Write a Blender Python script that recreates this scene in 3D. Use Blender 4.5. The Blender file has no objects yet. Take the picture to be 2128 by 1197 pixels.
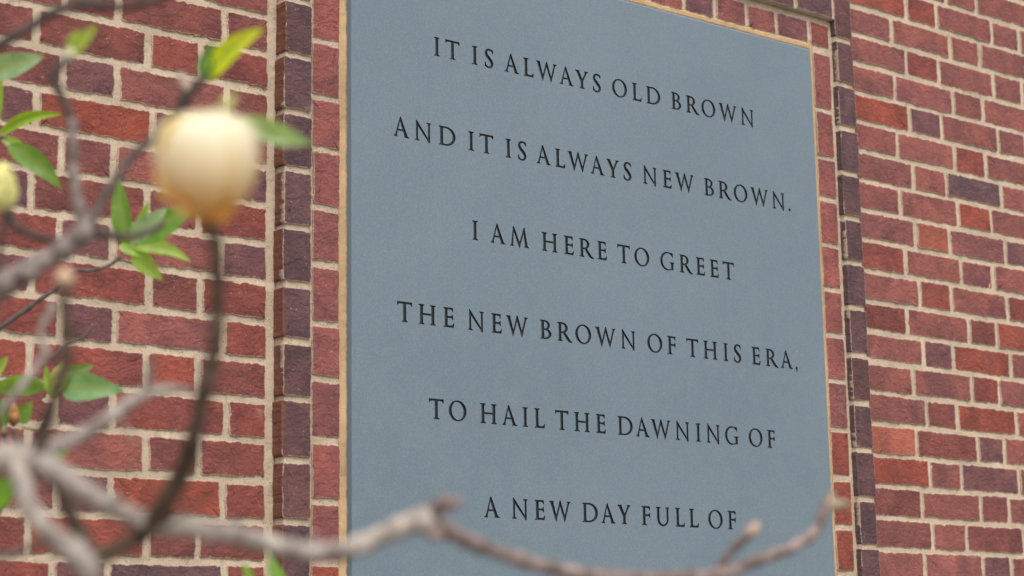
import bpy, math, random
import numpy as np
from mathutils import Vector, Matrix
from mathutils.geometry import delaunay_2d_cdt

sc = bpy.context.scene
COL = sc.collection
MM = 0.001
R_ = random.Random(7)

# ------------------------------------------------------------------ camera
# rows: camera right, camera down, camera forward, in world axes (x along the wall, y into it, z up)
CR = ((0.78032489, -0.62514719, -0.01685398),
      (0.10921842, 0.16276628, -0.98060108),
      (0.61576327, 0.76334667, 0.19528816))
CP = Vector((-1.77909, -2.87137, -1.15749))
FPX = 4172.09
cam_d = bpy.data.cameras.new('camera'); cam = bpy.data.objects.new('camera', cam_d); COL.objects.link(cam)
cam_d.sensor_width = 36.0
cam_d.lens = FPX / 2128.0 * 36.0
cam_d.clip_start = 0.05; cam_d.clip_end = 400
m = Matrix.Identity(4)
for i in range(3):
    m[i][0] = CR[0][i]; m[i][1] = -CR[1][i]; m[i][2] = -CR[2][i]; m[i][3] = CP[i]
cam.matrix_world = m
cam_d.dof.use_dof = True
cam_d.dof.focus_distance = 3.75
cam_d.dof.aperture_fstop = 4.3
cam_d.dof.aperture_blades = 9
sc.camera = cam

# ------------------------------------------------------------------ overcast daylight
SUN_EL, SUN_AZ = math.radians(54), math.radians(200)      # high and behind the camera's left shoulder
w = bpy.data.worlds.new('World'); sc.world = w; w.use_nodes = True
nt = w.node_tree; nt.nodes.clear()
sky = nt.nodes.new('ShaderNodeTexSky'); sky.sky_type = 'NISHITA'; sky.sun_disc = False
sky.sun_elevation = SUN_EL; sky.sun_rotation = SUN_AZ
sky.air_density = 1.0; sky.dust_density = 3.0; sky.ozone_density = 1.0
hs = nt.nodes.new('ShaderNodeHueSaturation'); hs.inputs['Saturation'].default_value = 0.30   # cloud cover greys the sky
bg = nt.nodes.new('ShaderNodeBackground'); bg.inputs[1].default_value = 0.15
wo = nt.nodes.new('ShaderNodeOutputWorld')
nt.links.new(sky.outputs[0], hs.inputs['Color']); nt.links.new(hs.outputs[0], bg.inputs[0]); nt.links.new(bg.outputs[0], wo.inputs[0])
sl = bpy.data.lights.new('sun', 'SUN'); so = bpy.data.objects.new('sun', sl); COL.objects.link(so)
sl.energy = 1.25; sl.angle = math.radians(38); sl.color = (1.0, 0.94, 0.86)
sd = Vector((math.sin(SUN_AZ) * math.cos(SUN_EL), math.cos(SUN_AZ) * math.cos(SUN_EL), math.sin(SUN_EL)))
so.rotation_euler = sd.to_track_quat('Z', 'Y').to_euler(); so.location = sd * 20
sc.view_settings.view_transform = 'Standard'; sc.view_settings.look = 'None'
sc.view_settings.gamma = 1.0; sc.view_settings.use_curve_mapping = False
sc.view_settings.exposure = 0.50

# ------------------------------------------------------------------ helpers
def at(px, py, d):
    """point seen at pixel (px,py) of the 2128x1197 photograph, d metres in front of the camera"""
    c = ((px - 1064) / FPX * d, (py - 598.5) / FPX * d, d)
    return CP + Vector([sum(CR[k][i] * c[k] for k in range(3)) for i in range(3)])

def empty(name, loc, label, cat):
    o = bpy.data.objects.new(name, None); COL.objects.link(o); o.location = loc
    o['label'] = label; o['category'] = cat
    return o

def mesh_obj(name, verts, faces, mats, parent=None, loc=None, smooth=False, attr=None, midx=None):
    me = bpy.data.meshes.new(name)
    me.from_pydata([tuple(v) for v in verts], [], [tuple(f) for f in faces])
    for mt in (mats if isinstance(mats, (list, tuple)) else [mats]): me.materials.append(mt)
    if midx is not None: me.polygons.foreach_set('material_index', midx)
    if smooth is True: me.polygons.foreach_set('use_smooth', [True] * len(me.polygons))
    if attr:
        for nm, vals in attr.items():
            a = me.attributes.new(nm, 'FLOAT', 'POINT'); a.data.foreach_set('value', vals)
    me.update()
    o = bpy.data.objects.new(name, me); COL.objects.link(o)
    if loc is not None: o.location = loc
    if parent is not None:
        o.parent = parent
        o.matrix_parent_inverse = Matrix.Translation(parent_world(parent)).inverted()
    return o

def parent_world(p):
    v = Vector(p.location)
    if p.parent is not None: pass      # child locations are written in world units, see matrix_parent_inverse
    return v

def vnoise(x, y, seed, cell):
    """smooth value noise on arrays (x, y), period-free, in -1..1"""
    xi = np.floor(x / cell).astype(np.int64); yi = np.floor(y / cell).astype(np.int64)
    fx = x / cell - xi; fy = y / cell - yi
    fx = fx * fx * (3 - 2 * fx); fy = fy * fy * (3 - 2 * fy)
    def h(a, b):
        n = (a * 374761393 + b * 668265263 + seed * 1442695041) & 0xffffffff
        n = ((n ^ (n >> 13)) * 1274126177) & 0xffffffff
        n = n ^ (n >> 16)
        return (n & 0xffff) / 32767.5 - 1
    return (h(xi, yi) * (1 - fx) + h(xi + 1, yi) * fx) * (1 - fy) + (h(xi, yi + 1) * (1 - fx) + h(xi + 1, yi + 1) * fx) * fy

# ------------------------------------------------------------------ materials
def mat(name):
    m_ = bpy.data.materials.new(name); m_.use_nodes = True
    n = m_.node_tree; b = n.nodes['Principled BSDF']
    return m_, n, b
def N(n, t, **kw):
    o = n.nodes.new(t)
    for k, v in kw.items(): setattr(o, k, v)
    return o
def noise(n, vec, scale, detail=4, rough=0.55, dist=0.0):
    o = N(n, 'ShaderNodeTexNoise'); o.inputs['Scale'].default_value = scale; o.inputs['Detail'].default_value = detail
    o.inputs['Roughness'].default_value = rough; o.inputs['Distortion'].default_value = dist
    if vec is not None: n.links.new(vec, o.inputs['Vector'])
    return o
def ramp(n, fac, stops):
    o = N(n, 'ShaderNodeValToRGB'); e = o.color_ramp.elements
    while len(e) < len(stops): e.new(0.5)
    for i, (p, c) in enumerate(stops):
        e[i].position = p; e[i].color = (c, c, c, 1) if not isinstance(c, tuple) else (*c, 1)
    n.links.new(fac, o.inputs[0]); return o
def mix(n, a, b, fac, mode='MIX'):
    o = N(n, 'ShaderNodeMix', data_type='RGBA', blend_type=mode)
    for i, v in ((0, fac), (6, a), (7, b)):
        if hasattr(v, 'links'): n.links.new(v, o.inputs[i])
        elif i == 0: o.inputs[0].default_value = v
        else: o.inputs[i].default_value = (*v, 1)
    return o.outputs[2]
def math_(n, op, a, b=None):
    o = N(n, 'ShaderNodeMath', operation=op)
    for i, v in enumerate((a, b)):
        if v is None: continue
        if hasattr(v, 'links'): n.links.new(v, o.inputs[i])
        else: o.inputs[i].default_value = v
    return o.outputs[0]
def bump(n, b, h, strength, dist, prev=None):
    o = N(n, 'ShaderNodeBump'); o.inputs['Strength'].default_value = strength; o.inputs['Distance'].default_value = dist
    n.links.new(h, o.inputs['Height'])
    if prev is not None: n.links.new(prev, o.inputs['Normal'])
    n.links.new(o.outputs[0], b.inputs['Normal']); return o.outputs[0]

MORTAR = (0.585, 0.465, 0.342)
def brick_mat(name, side=None):
    m_, n, b = mat(name)
    oi = N(n, 'ShaderNodeObjectInfo'); geo = N(n, 'ShaderNodeNewGeometry')
    pos = geo.outputs['Position']
    # each brick samples its own patch of clay
    off = N(n, 'ShaderNodeVectorMath', operation='MULTIPLY_ADD'); n.links.new(oi.outputs['Random'], off.inputs[0])
    off.inputs[1].default_value = (3, 5, 7); n.links.new(pos, off.inputs[2]); v = off.outputs[0]
    base = oi.outputs['Color']
    big = noise(n, v, 14, 5, 0.6, 0.6)
    lt = mix(n, base, (1.30, 1.16, 1.10), 1.0, 'MULTIPLY')
    dk = mix(n, base, (0.72, 0.72, 0.80), 1.0, 'MULTIPLY')
    tn = N(n, 'ShaderNodeAttribute', attribute_name='tone')
    c = mix(n, dk, lt, ramp(n, big.outputs[0], [(0.34, 0.0), (0.68, 1.0)]).outputs[0])
    c = mix(n, c, mix(n, c, (1.35, 1.05, 0.9), 1.0, 'MULTIPLY'), math_(n, 'MAXIMUM', tn.outputs['Fac'], 0.0))
    c = mix(n, c, mix(n, c, (0.35, 0.5, 0.6), 1.0, 'MULTIPLY'), math_(n, 'MAXIMUM', math_(n, 'MULTIPLY', tn.outputs['Fac'], -1.0), 0.0))
    # flashed, purplish clouds
    cl = noise(n, v, 7, 3, 0.5)
    c = mix(n, c, (0.125, 0.066, 0.078), math_(n, 'MULTIPLY', ramp(n, cl.outputs[0], [(0.52, 0.0), (0.72, 1.0)]).outputs[0], 0.3))
    fine = noise(n, v, 300, 4, 0.75)
    c = mix(n, c, mix(n, c, (0.62, 0.60, 0.62), 1.0, 'MULTIPLY'), ramp(n, fine.outputs[0], [(0.50, 0.0), (0.72, 0.75)]).outputs[0])
    # drag wrinkles of the moulding
    sep = N(n, 'ShaderNodeMapping'); n.links.new(v, sep.inputs[0]); sep.inputs['Scale'].default_value = (1, 1, 1.5)
    wr = noise(n, sep.outputs[0], 48, 6, 0.66, 1.4)
    crack = ramp(n, wr.outputs[0], [(0.455, 1.0), (0.475, 0.0), (0.49, 1.0)])
    zone = ramp(n, noise(n, v, 19, 2).outputs[0], [(0.52, 0.0), (0.62, 1.0)])
    ck = math_(n, 'MULTIPLY', math_(n, 'SUBTRACT', 1.0, crack.outputs[0]), zone.outputs[0])
    c = mix(n, c, mix(n, c, (0.35, 0.33, 0.36), 1.0, 'MULTIPLY'), math_(n, 'MULTIPLY', ck, 0.85))
    # white lime and orange grog specks
    sp = N(n, 'ShaderNodeTexVoronoi'); sp.inputs['Scale'].default_value = 130; n.links.new(v, sp.inputs['Vector'])
    spz = ramp(n, noise(n, v, 30, 2).outputs[0], [(0.46, 0.0), (0.58, 1.0)])
    sf = math_(n, 'MULTIPLY', ramp(n, sp.outputs['Distance'], [(0.09, 1.0), (0.16, 0.0)]).outputs[0], spz.outputs[0])
    c = mix(n, c, (0.62, 0.46, 0.40), math_(n, 'MULTIPLY', sf, 0.5))
    sp2 = N(n, 'ShaderNodeTexVoronoi'); sp2.inputs['Scale'].default_value = 46; n.links.new(v, sp2.inputs['Vector'])
    c = mix(n, c, (0.66, 0.56, 0.50), math_(n, 'MULTIPLY', ramp(n, sp2.outputs['Distance'], [(0.03, 1.0), (0.05, 0.0)]).outputs[0], 0.6))
    # pits
    pt = N(n, 'ShaderNodeTexVoronoi'); pt.inputs['Scale'].default_value = 75; n.links.new(v, pt.inputs['Vector'])
    ptf = math_(n, 'MULTIPLY', ramp(n, pt.outputs['Distance'], [(0.07, 1.0), (0.12, 0.0)]).outputs[0], ramp(n, noise(n, v, 22, 1).outputs[0], [(0.5, 0.0), (0.56, 1.0)]).outputs[0])
    c = mix(n, c, (0.02, 0.012, 0.012), math_(n, 'MULTIPLY', ptf, 0.7))
    # whitish bloom, and mortar smeared on the arrises
    bl = ramp(n, noise(n, v, 11, 5, 0.7).outputs[0], [(0.64, 0.0), (0.82, 1.0)])
    c = mix(n, c, (0.50, 0.42, 0.42), math_(n, 'MULTIPLY', bl.outputs[0], 0.45))
    ed = N(n, 'ShaderNodeAttribute', attribute_name='edge')
    es = noise(n, v, 160, 4, 0.7)
    ef = ramp(n, math_(n, 'MULTIPLY', ed.outputs['Fac'], math_(n, 'ADD', es.outputs[0], 0.35)), [(0.56, 0.0), (0.74, 1.0)])
    if side:      # the stretcher's unfired flank
        s_ = N(n, 'ShaderNodeAttribute', attribute_name='flank')
        nn = noise(n, v, 90, 4, 0.7)
        sc_ = mix(n, side, (0.055, 0.030, 0.026), ramp(n, nn.outputs[0], [(0.55, 0.0), (0.72, 0.8)]).outputs[0])
        c = mix(n, c, sc_, s_.outputs['Fac'])
    c = mix(n, c, MORTAR, math_(n, 'MULTIPLY', ef.outputs[0], 0.8))
    n.links.new(c, b.inputs['Base Color']); b.inputs['Roughness'].default_value = 0.86
    b.inputs['Specular IOR Level'].default_value = 0.3
    nb = bump(n, b, wr.outputs[0], 0.85, 0.008)
    nb = bump(n, b, math_(n, 'ADD', crack.outputs[0], math_(n, 'SUBTRACT', 1.0, zone.outputs[0])), 0.35, 0.0015, nb)
    nb = bump(n, b, math_(n, 'SUBTRACT', 1.0, ptf), 0.6, 0.0015, nb)
    bump(n, b, fine.outputs[0], 0.45, 0.0016, nb)
    return m_
M_BRICK = brick_mat('fired_brick')
M_SHAPED = brick_mat('flashed_brick', side=(0.20, 0.078, 0.052))
M_SHAPED2 = brick_mat('flashed_brick_dark_flank', side=(0.125, 0.076, 0.074))

def mortar_mat(name, base, grit=1.0, warm=0.0):
    m_, n, b = mat(name); geo = N(n, 'ShaderNodeNewGeometry'); v = geo.outputs['Position']
    big = noise(n, v, 9, 4, 0.6)
    c = mix(n, tuple(x * 0.80 for x in base), tuple(min(1, x * 1.18) for x in base), ramp(n, big.outputs[0], [(0.3, 0.0), (0.7, 1.0)]).outputs[0])
    gr = noise(n, v, 520, 3, 0.8)
    c = mix(n, c, mix(n, c, (0.60, 0.58, 0.55), 1.0, 'MULTIPLY'), ramp(n, gr.outputs[0], [(0.50, 0.0), (0.70, 0.8 * grit)]).outputs[0])
    c = mix(n, c, mix(n, c, (1.35, 1.35, 1.35), 1.0, 'MULTIPLY'), ramp(n, gr.outputs[0], [(0.30, 0.8 * grit), (0.44, 0.0)]).outputs[0])
    s1 = N(n, 'ShaderNodeTexVoronoi'); s1.inputs['Scale'].default_value = 260; n.links.new(v, s1.inputs['Vector'])
    rnd = ramp(n, s1.outputs['Color'], [(0.62, 0.0), (0.66, 1.0)])
    f1 = math_(n, 'MULTIPLY', ramp(n, s1.outputs['Distance'], [(0.22, 1.0), (0.34, 0.0)]).outputs[0], rnd.outputs[0])
    c = mix(n, c, (0.10, 0.095, 0.09), math_(n, 'MULTIPLY', f1, 0.75 * grit))
    st = ramp(n, noise(n, v, 26, 5, 0.7).outputs[0], [(0.56, 0.0), (0.74, 1.0)])
    c = mix(n, c, (0.24, 0.185, 0.12), math_(n, 'MULTIPLY', st.outputs[0], 0.35 + warm))
    n.links.new(c, b.inputs['Base Color']); b.inputs['Roughness'].default_value = 0.95; b.inputs['Specular IOR Level'].default_value = 0.15
    nb = bump(n, b, noise(n, v, 130, 5, 0.7).outputs[0], 0.6, 0.004)
    bump(n, b, gr.outputs[0], 0.6, 0.0015, nb)
    return m_
M_MORTAR = mortar_mat('lime_mortar', MORTAR)
M_SEAL = mortar_mat('sanded_sealant', (0.56, 0.38, 0.21), 0.35, 0.15)

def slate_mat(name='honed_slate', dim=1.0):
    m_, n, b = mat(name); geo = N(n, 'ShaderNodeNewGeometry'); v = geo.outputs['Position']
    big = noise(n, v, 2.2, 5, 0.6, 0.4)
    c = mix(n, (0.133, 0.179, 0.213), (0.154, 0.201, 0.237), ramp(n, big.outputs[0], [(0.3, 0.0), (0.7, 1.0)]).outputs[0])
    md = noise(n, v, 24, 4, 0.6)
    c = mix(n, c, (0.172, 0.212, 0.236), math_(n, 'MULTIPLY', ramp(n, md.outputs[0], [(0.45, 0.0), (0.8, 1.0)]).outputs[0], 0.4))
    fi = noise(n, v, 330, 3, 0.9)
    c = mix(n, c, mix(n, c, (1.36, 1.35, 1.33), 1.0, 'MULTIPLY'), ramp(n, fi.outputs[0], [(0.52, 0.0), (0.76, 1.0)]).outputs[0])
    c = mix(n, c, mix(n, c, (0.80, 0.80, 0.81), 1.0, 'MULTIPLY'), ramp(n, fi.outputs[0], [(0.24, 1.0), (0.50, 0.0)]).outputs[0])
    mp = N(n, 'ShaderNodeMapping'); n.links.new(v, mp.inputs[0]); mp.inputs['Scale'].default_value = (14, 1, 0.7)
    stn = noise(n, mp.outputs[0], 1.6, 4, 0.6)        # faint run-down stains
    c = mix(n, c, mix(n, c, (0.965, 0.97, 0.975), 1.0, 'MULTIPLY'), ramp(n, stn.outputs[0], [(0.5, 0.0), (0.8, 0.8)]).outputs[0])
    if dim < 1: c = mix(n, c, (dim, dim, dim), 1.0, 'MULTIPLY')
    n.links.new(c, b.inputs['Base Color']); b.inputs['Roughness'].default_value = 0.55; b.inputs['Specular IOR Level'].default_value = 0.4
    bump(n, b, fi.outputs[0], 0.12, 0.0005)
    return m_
M_SLATE = slate_mat()
M_SLATE_DARKER = slate_mat('darker_slate_edge', 0.58)  # darker copy of the slate for bevels and flanks, top bevel excepted
def ink_mat(name='dark_letter_cut', k=1.0):
    m_, n, b = mat(name); geo = N(n, 'ShaderNodeNewGeometry'); v = geo.outputs['Position']
    f = noise(n, v, 180, 3, 0.7)
    c = mix(n, (0.008, 0.010, 0.011), (0.024, 0.029, 0.033), ramp(n, f.outputs[0], [(0.4, 0.0), (0.7, 1.0)]).outputs[0])
    c = mix(n, c, (k, k, k), 1.0, 'MULTIPLY')
    n.links.new(c, b.inputs['Base Color']); b.inputs['Roughness'].default_value = 0.6
    return m_
M_INK = ink_mat(); M_FLOOR = ink_mat('letter_floor', 0.95)  # letter floors a touch darker than the cut walls

def bark_mat():
    m_, n, b = mat('magnolia_bark'); oi = N(n, 'ShaderNodeObjectInfo'); tc = N(n, 'ShaderNodeNewGeometry'); v = tc.outputs['Position']
    f = noise(n, v, 60, 5, 0.65, 0.5)
    c = mix(n, mix(n, oi.outputs['Color'], (0.38, 0.34, 0.31), 1.0, 'MULTIPLY'), mix(n, oi.outputs['Color'], (1.3, 1.3, 1.3), 1.0, 'MULTIPLY'), ramp(n, f.outputs[0], [(0.35, 0.0), (0.62, 1.0)]).outputs[0])
    g = noise(n, v, 23, 3); c = mix(n, c, (0.16, 0.11, 0.085), ramp(n, g.outputs[0], [(0.56, 0.0), (0.72, 0.6)]).outputs[0])
    n.links.new(c, b.inputs['Base Color']); b.inputs['Roughness'].default_value = 0.8
    bump(n, b, f.outputs[0], 0.5, 0.002); return m_
M_BARK = bark_mat()
def leaf_mat():
    m_, n, b = mat('young_leaf'); oi = N(n, 'ShaderNodeObjectInfo'); tc = N(n, 'ShaderNodeNewGeometry'); v = tc.outputs['Position']
    a = N(n, 'ShaderNodeAttribute', attribute_name='rib')
    f = noise(n, v, 70, 3)
    c = mix(n, mix(n, oi.outputs['Color'], (0.72, 0.78, 0.7), 1.0, 'MULTIPLY'), oi.outputs['Color'], ramp(n, f.outputs[0], [(0.35, 0.0), (0.65, 1.0)]).outputs[0])
    c = mix(n, c, (0.30, 0.40, 0.12), math_(n, 'MULTIPLY', a.outputs['Fac'], 0.6))
    n.links.new(c, b.inputs['Base Color']); b.inputs['Roughness'].default_value = 0.38
    tr = N(n, 'ShaderNodeBsdfTranslucent'); ms = N(n, 'ShaderNodeMixShader'); ms.inputs[0].default_value = 0.5
    n.links.new(mix(n, c, (1.5, 1.5, 0.6), 1.0, 'MULTIPLY'), tr.inputs[0])
    out = n.nodes['Material Output']
    n.links.new(b.outputs[0], ms.inputs[1]); n.links.new(tr.outputs[0], ms.inputs[2]); n.links.new(ms.outputs[0], out.inputs[0])
    return m_
M_LEAF = leaf_mat()
def tepal_mat():
    m_, n, b = mat('magnolia_tepal'); a = N(n, 'ShaderNodeAttribute', attribute_name='rise')
    tc = N(n, 'ShaderNodeNewGeometry'); f = noise(n, tc.outputs['Position'], 45, 3)
    c = ramp(n, math_(n, 'ADD', a.outputs['Fac'], math_(n, 'MULTIPLY', math_(n, 'SUBTRACT', f.outputs[0], 0.5), 0.2)),
             [(0.0, (0.66, 0.34, 0.10)), (0.10, (0.90, 0.64, 0.28)), (0.28, (0.97, 0.78, 0.44)), (0.50, (0.99, 0.87, 0.62)), (0.75, (0.99, 0.93, 0.74)), (1.0, (0.99, 0.93, 0.70))])
    n.links.new(c.outputs[0], b.inputs['Base Color']); b.inputs['Roughness'].default_value = 0.8; b.inputs['Specular IOR Level'].default_value = 0.15
    tr = N(n, 'ShaderNodeBsdfTranslucent'); ms = N(n, 'ShaderNodeMixShader'); ms.inputs[0].default_value = 0.45; n.links.new(c.outputs[0], tr.inputs[0])
    n.links.new(b.outputs[0], ms.inputs[1]); n.links.new(tr.outputs[0], ms.inputs[2]); n.links.new(ms.outputs[0], n.nodes['Material Output'].inputs[0])
    b.inputs['Subsurface Weight'].default_value = 0.15; b.inputs['Subsurface Radius'].default_value = (0.01, 0.007, 0.003)
    b.inputs['Subsurface Scale'].default_value = 0.5
    return m_
M_TEPAL = tepal_mat()
def ground_mat():
    m_, n, b = mat('pale_bounce_ground'); tc = N(n, 'ShaderNodeNewGeometry'); v = tc.outputs['Position']
    f = noise(n, v, 1.5, 8, 0.7)
    c = mix(n, (0.26, 0.235, 0.20), (0.34, 0.31, 0.27), ramp(n, f.outputs[0], [(0.42, 0.0), (0.58, 1.0)]).outputs[0])  # pale tone chosen so the unseen ground bounces light onto flower and leaves
    n.links.new(c, b.inputs['Base Color']); b.inputs['Roughness'].default_value = 0.95
    bump(n, b, noise(n, v, 30, 6, 0.7).outputs[0], 0.8, 0.05); return m_
M_GROUND = ground_mat()

# ------------------------------------------------------------------ ground
GZ = -2.78
g = mesh_obj('ground', [(-150, -150, GZ), (150, -150, GZ), (150, 150, GZ), (-150, 150, GZ)], [(0, 1, 2, 3)], M_GROUND)
g['kind'] = 'structure'

# ------------------------------------------------------------------ brick wall
P = 67.73
wall = empty('brick_wall', (0, 0, 0), 'red brick wall of alternating long and short bricks in tan mortar around the plaque', 'wall')
wall['kind'] = 'thing'

COLS = {'d': (0.222, 0.076, 0.063), 'm': (0.264, 0.099, 0.084), 'p': (0.178, 0.080, 0.082), 'P': (0.135, 0.078, 0.083),
        'r': (0.250, 0.074, 0.058), 'b': (0.285, 0.078, 0.053), 'o': (0.375, 0.122, 0.080), 'k': (0.280, 0.100, 0.088),
        'f': (0.126, 0.070, 0.073), 'g': (0.140, 0.070, 0.065)}

def outline(wd, ht, rng, step=3.0, rough=1.0):
    """ragged rounded rectangle, counter-clockwise, centred, in mm"""
    pts = []
    rad = [rng.uniform(1.5, 5.5) for _ in range(4)]
    hw, hh = wd / 2, ht / 2
    sk = [rng.uniform(-1.2, 1.2) * rough for _ in range(8)]
    cs = [(-hw + sk[0], -hh + sk[1]), (hw + sk[2], -hh + sk[3]), (hw + sk[4], hh + sk[5]), (-hw + sk[6], hh + sk[7])]
    ph = [rng.uniform(0, 6.28) for _ in range(8)]
    for k in range(4):
        a = Vector(cs[k]); b = Vector(cs[(k + 1) % 4]); pr = Vector(cs[k - 1])
        d = (b - a).normalized(); L = (b - a).length; nrm = Vector((d.y, -d.x))
        r0, r1 = rad[k], rad[(k + 1) % 4]
        # corner arc at a
        d0 = (a - pr).normalized()
        for t in (0.15, 0.5, 0.85):
            q0 = a - d0 * r0 * (1 - t); q1 = a + d * r0 * t
            pts.append(q0.lerp(q1, t) + nrm * 0)
        nseg = max(3, int((L - r0 - r1) / step))
        bow = rng.uniform(-0.8, 0.8) * rough
        e1, e2, e3 = rng.uniform(0, 99), rng.uniform(0, 99), rng.uniform(0, 99)
        for i in range(nseg + 1):
            s = r0 + (L - r0 - r1) * i / nseg
            n1 = float(vnoise(np.array([s + e1 * 100]), np.array([k * 50.0]), 3, 14.0)[0])
            n2 = float(vnoise(np.array([s + e2 * 100]), np.array([k * 50.0]), 5, 4.0)[0])
            chip = max(0, float(vnoise(np.array([s + e3 * 100]), np.array([k * 30.0]), 9, 9.0)[0]) - 0.6) * 5.0
            o_ = bow * math.sin(math.pi * s / L) + (1.2 * n1 + 1.25 * n2) * rough - chip * rough
            pts.append(a + d * s + nrm * o_)
    return pts

def make_brick(cx, cz, wd, ht, yf, color, rng, parent, material=None, depth=26.0, rough=1.0, inset=1.0, flank=None, step=3.0):
    """brick whose face centre is at x=cx, z=cz, y=yf (mm); body runs back into the wall"""
    ol = outline(wd, ht, rng, step, rough)
    n = len(ol)
    tx, tz = rng.uniform(-1, 1) * 0.9, rng.uniform(-1, 1) * 0.6
    sd_ = rng.randrange(9999)
    xs = np.array([p.x for p in ol]); zs = np.array([p.y for p in ol])
    V = []; E = []; FL = []
    def ring(inx, y, e, amp):
        hw, hh = wd / 2, ht / 2
        fx = (hw - inx) / hw; fz = (hh - inx) / hh
        X = xs * fx; Z = zs * fz
        nz = vnoise(X + cx, Z + cz, sd_, 16.0) * amp + vnoise(X + cx, Z + cz, sd_ + 1, 5.0) * amp * 0.5
        for i in range(n):
            V.append(((X[i]) * MM, (y + nz[i] + tx * X[i] / hw + tz * Z[i] / hh) * MM, Z[i] * MM)); E.append(e)
    ring(0.0, depth, 0.4, 0.0)
    ring(0.0, 1.3 * inset, 1.0, 0.25)
    ring(0.45 * inset, 0.35 * inset, 1.0, 0.35)
    ring(1.5 * inset, 0.0, 0.72, 0.35)
    ring(5.0, -0.15, 0.3, 0.5)
    ring(min(12, ht * 0.25), -0.3, 0.0, 0.6)
    F = []; mi = []
    for r in range(5):
        for i in range(n):
            j = (i + 1) % n
            F.append((r * n + i, r * n + j, (r + 1) * n + j, (r + 1) * n + i))
    # core grid: centre strip of vertices
    k0 = 5 * n
    V.append((-wd * 0.25 * MM, -0.3 * MM, 0)); V.append((wd * 0.25 * MM, -0.3 * MM, 0)); E += [0, 0]
    a, b = len(V) - 2, len(V) - 1
    side_prev = None
    for i in range(n):
        j = (i + 1) % n
        c = a if xs[i] < 0 else b
        c2 = a if xs[j] < 0 else b
        if c == c2: F.append((k0 + i, k0 + j, c))
        else: F.append((k0 + i, k0 + j, c2, c))
    attr = {'edge': E}
    if flank:
        fl = []
        for (x, y, z) in V:
            fl.append(1.0 if (x / MM < -wd / 2 + 4.5 and y / MM > 0.5) else 0.0)
        # the arris ring stays purple on its face side
        attr['flank'] = fl
        attr['edge'] = [e * (0.3 if f_ else 1.0) for e, f_ in zip(E, fl)]
    o = mesh_obj('brick', V, F, material or M_BRICK, parent, loc=(cx * MM, yf * MM, cz * MM), attr=attr)
    fl_ = [i >= n for i in range(len(F))]
    o.data.polygons.foreach_set('use_smooth', fl_)
    j = rng.uniform(0.92, 1.09); h = rng.uniform(-0.03, 0.05)
    o.color = (color[0] * j * (1 + h), color[1] * j, color[2] * j * (1 - h), 1)
    return o

# measured joints per course: (x of head joints, colours left to right)
JH = 5.2     # half head joint
JB = 5.0     # half bed joint
LEFT = {-2: ([-634, -528, -430, -227, -131], 'dmddmd'), -1: ([-589, -384, -288, -81], 'dmddd'),
        0: ([-634, -528, -430, -226, -133.5], 'dmdmdd'),
        1: ([-592, -386.8, -290.3, -87.7], 'ddddd'), 2: ([-640, -530, -435.6, -233.3, -134], 'ddddrr'),
        3: ([-589, -386.3, -290.4, -82.1], 'ddpmd'), 4: ([-634, -528, -429.6, -223, -130], 'dmpbmr'),
        5: ([-589, -384.7, -291.3, -82.7], 'dddmp'), 6: ([-634, -530, -435.9, -231, -134], 'ddpddr'),
        7: ([-588, -384.1, -289.7, -89.5], 'drpmp'), 8: ([-630, -525, -428.8, -223.9, -128.4], 'dmprdr'),
        9: ([-584, -379, -285, -83.9], 'drpkr'), 10: ([-632, -527, -429.9, -226.1, -130.3], 'ddbrbd'),
        11: ([-590, -385.2, -285.2, -76], 'ddprr'), 12: ([-632, -527, -429.6, -223.6, -127.9], 'dddmdd'),
        13: ([-582, -377, -284.7, -80.4], 'dmpbr'), 14: ([-628, -523, -425.1, -219.9, -126.7], 'dddbdd'),
        15: ([-585, -379.8, -287.6, -76.2], 'drpPd'), 16: ([-628, -523, -427, -222, -128], 'dddmdd'), 17: ([-585, -380, -287, -79], 'dmddd')}
RIGHT = {-8: ([1667, 1873, 1982, 2190], 'mdmmm'), -7: ([1712, 1826, 2031, 2140], 'mmdmm'), -6: ([1666, 1870, 1983.2, 2190], 'mdmmm'), -5: ([1722.9, 1830.2, 2034.5, 2142], 'brkmm'), -4: ([1667.8, 1875.2, 1985.4, 2192], 'mmmmm'),
         -3: ([1712.4, 1826.7, 2030, 2140], 'mrmmm'), -2: ([1667.1, 1872.8, 1983.8, 2190], 'mkmmm'), -1: ([1712.8, 1824.9, 2032.3, 2140], 'bpmmd'),
         0: ([1665.2, 1865.5, 1981.2, 2188], 'mmrmm'), 1: ([1713.8, 1829.8, 2032.1, 2140], 'mmPkm'), 2: ([1663.5, 1866.7, 1987, 2190], 'kmbmm'),
         3: ([1711.4, 1829.4, 2033.1, 2140], 'mompm'), 4: ([1670.7, 1864, 1981.4, 2188], 'rmkmm'), 5: ([1712.2, 1823.4, 2025.9, 2135], 'mrmrm'),
         6: ([1666.2, 1879.1, 1979.7, 2186], 'rmdbm'), 7: ([1714.9, 1818, 2026.2, 2134], 'mpbmm'), 8: ([1674.3, 1876.9, 1974.8, 2180], 'mmrmd'),
         9: ([1713.4, 1819.4, 2032.1, 2140], 'mdbkm'), 10: ([1672.9, 1885.2, 1980.7, 2186], 'odpmm'), 11: ([1711.7, 1820.6, 2028.9, 2138], 'bmpmm'),
         12: ([1681.4, 1882.6, 1984.3, 2190], 'dmdmm'), 13: ([1709.9, 1826.2, 2030, 2138], 'mmdmm'), 14: ([1677.7, 1877.8, 1978.9, 2186], 'mmpmm'), 15: ([1711, 1824, 2030, 2138], 'mdmmm')}
rng = random.Random(21)
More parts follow.
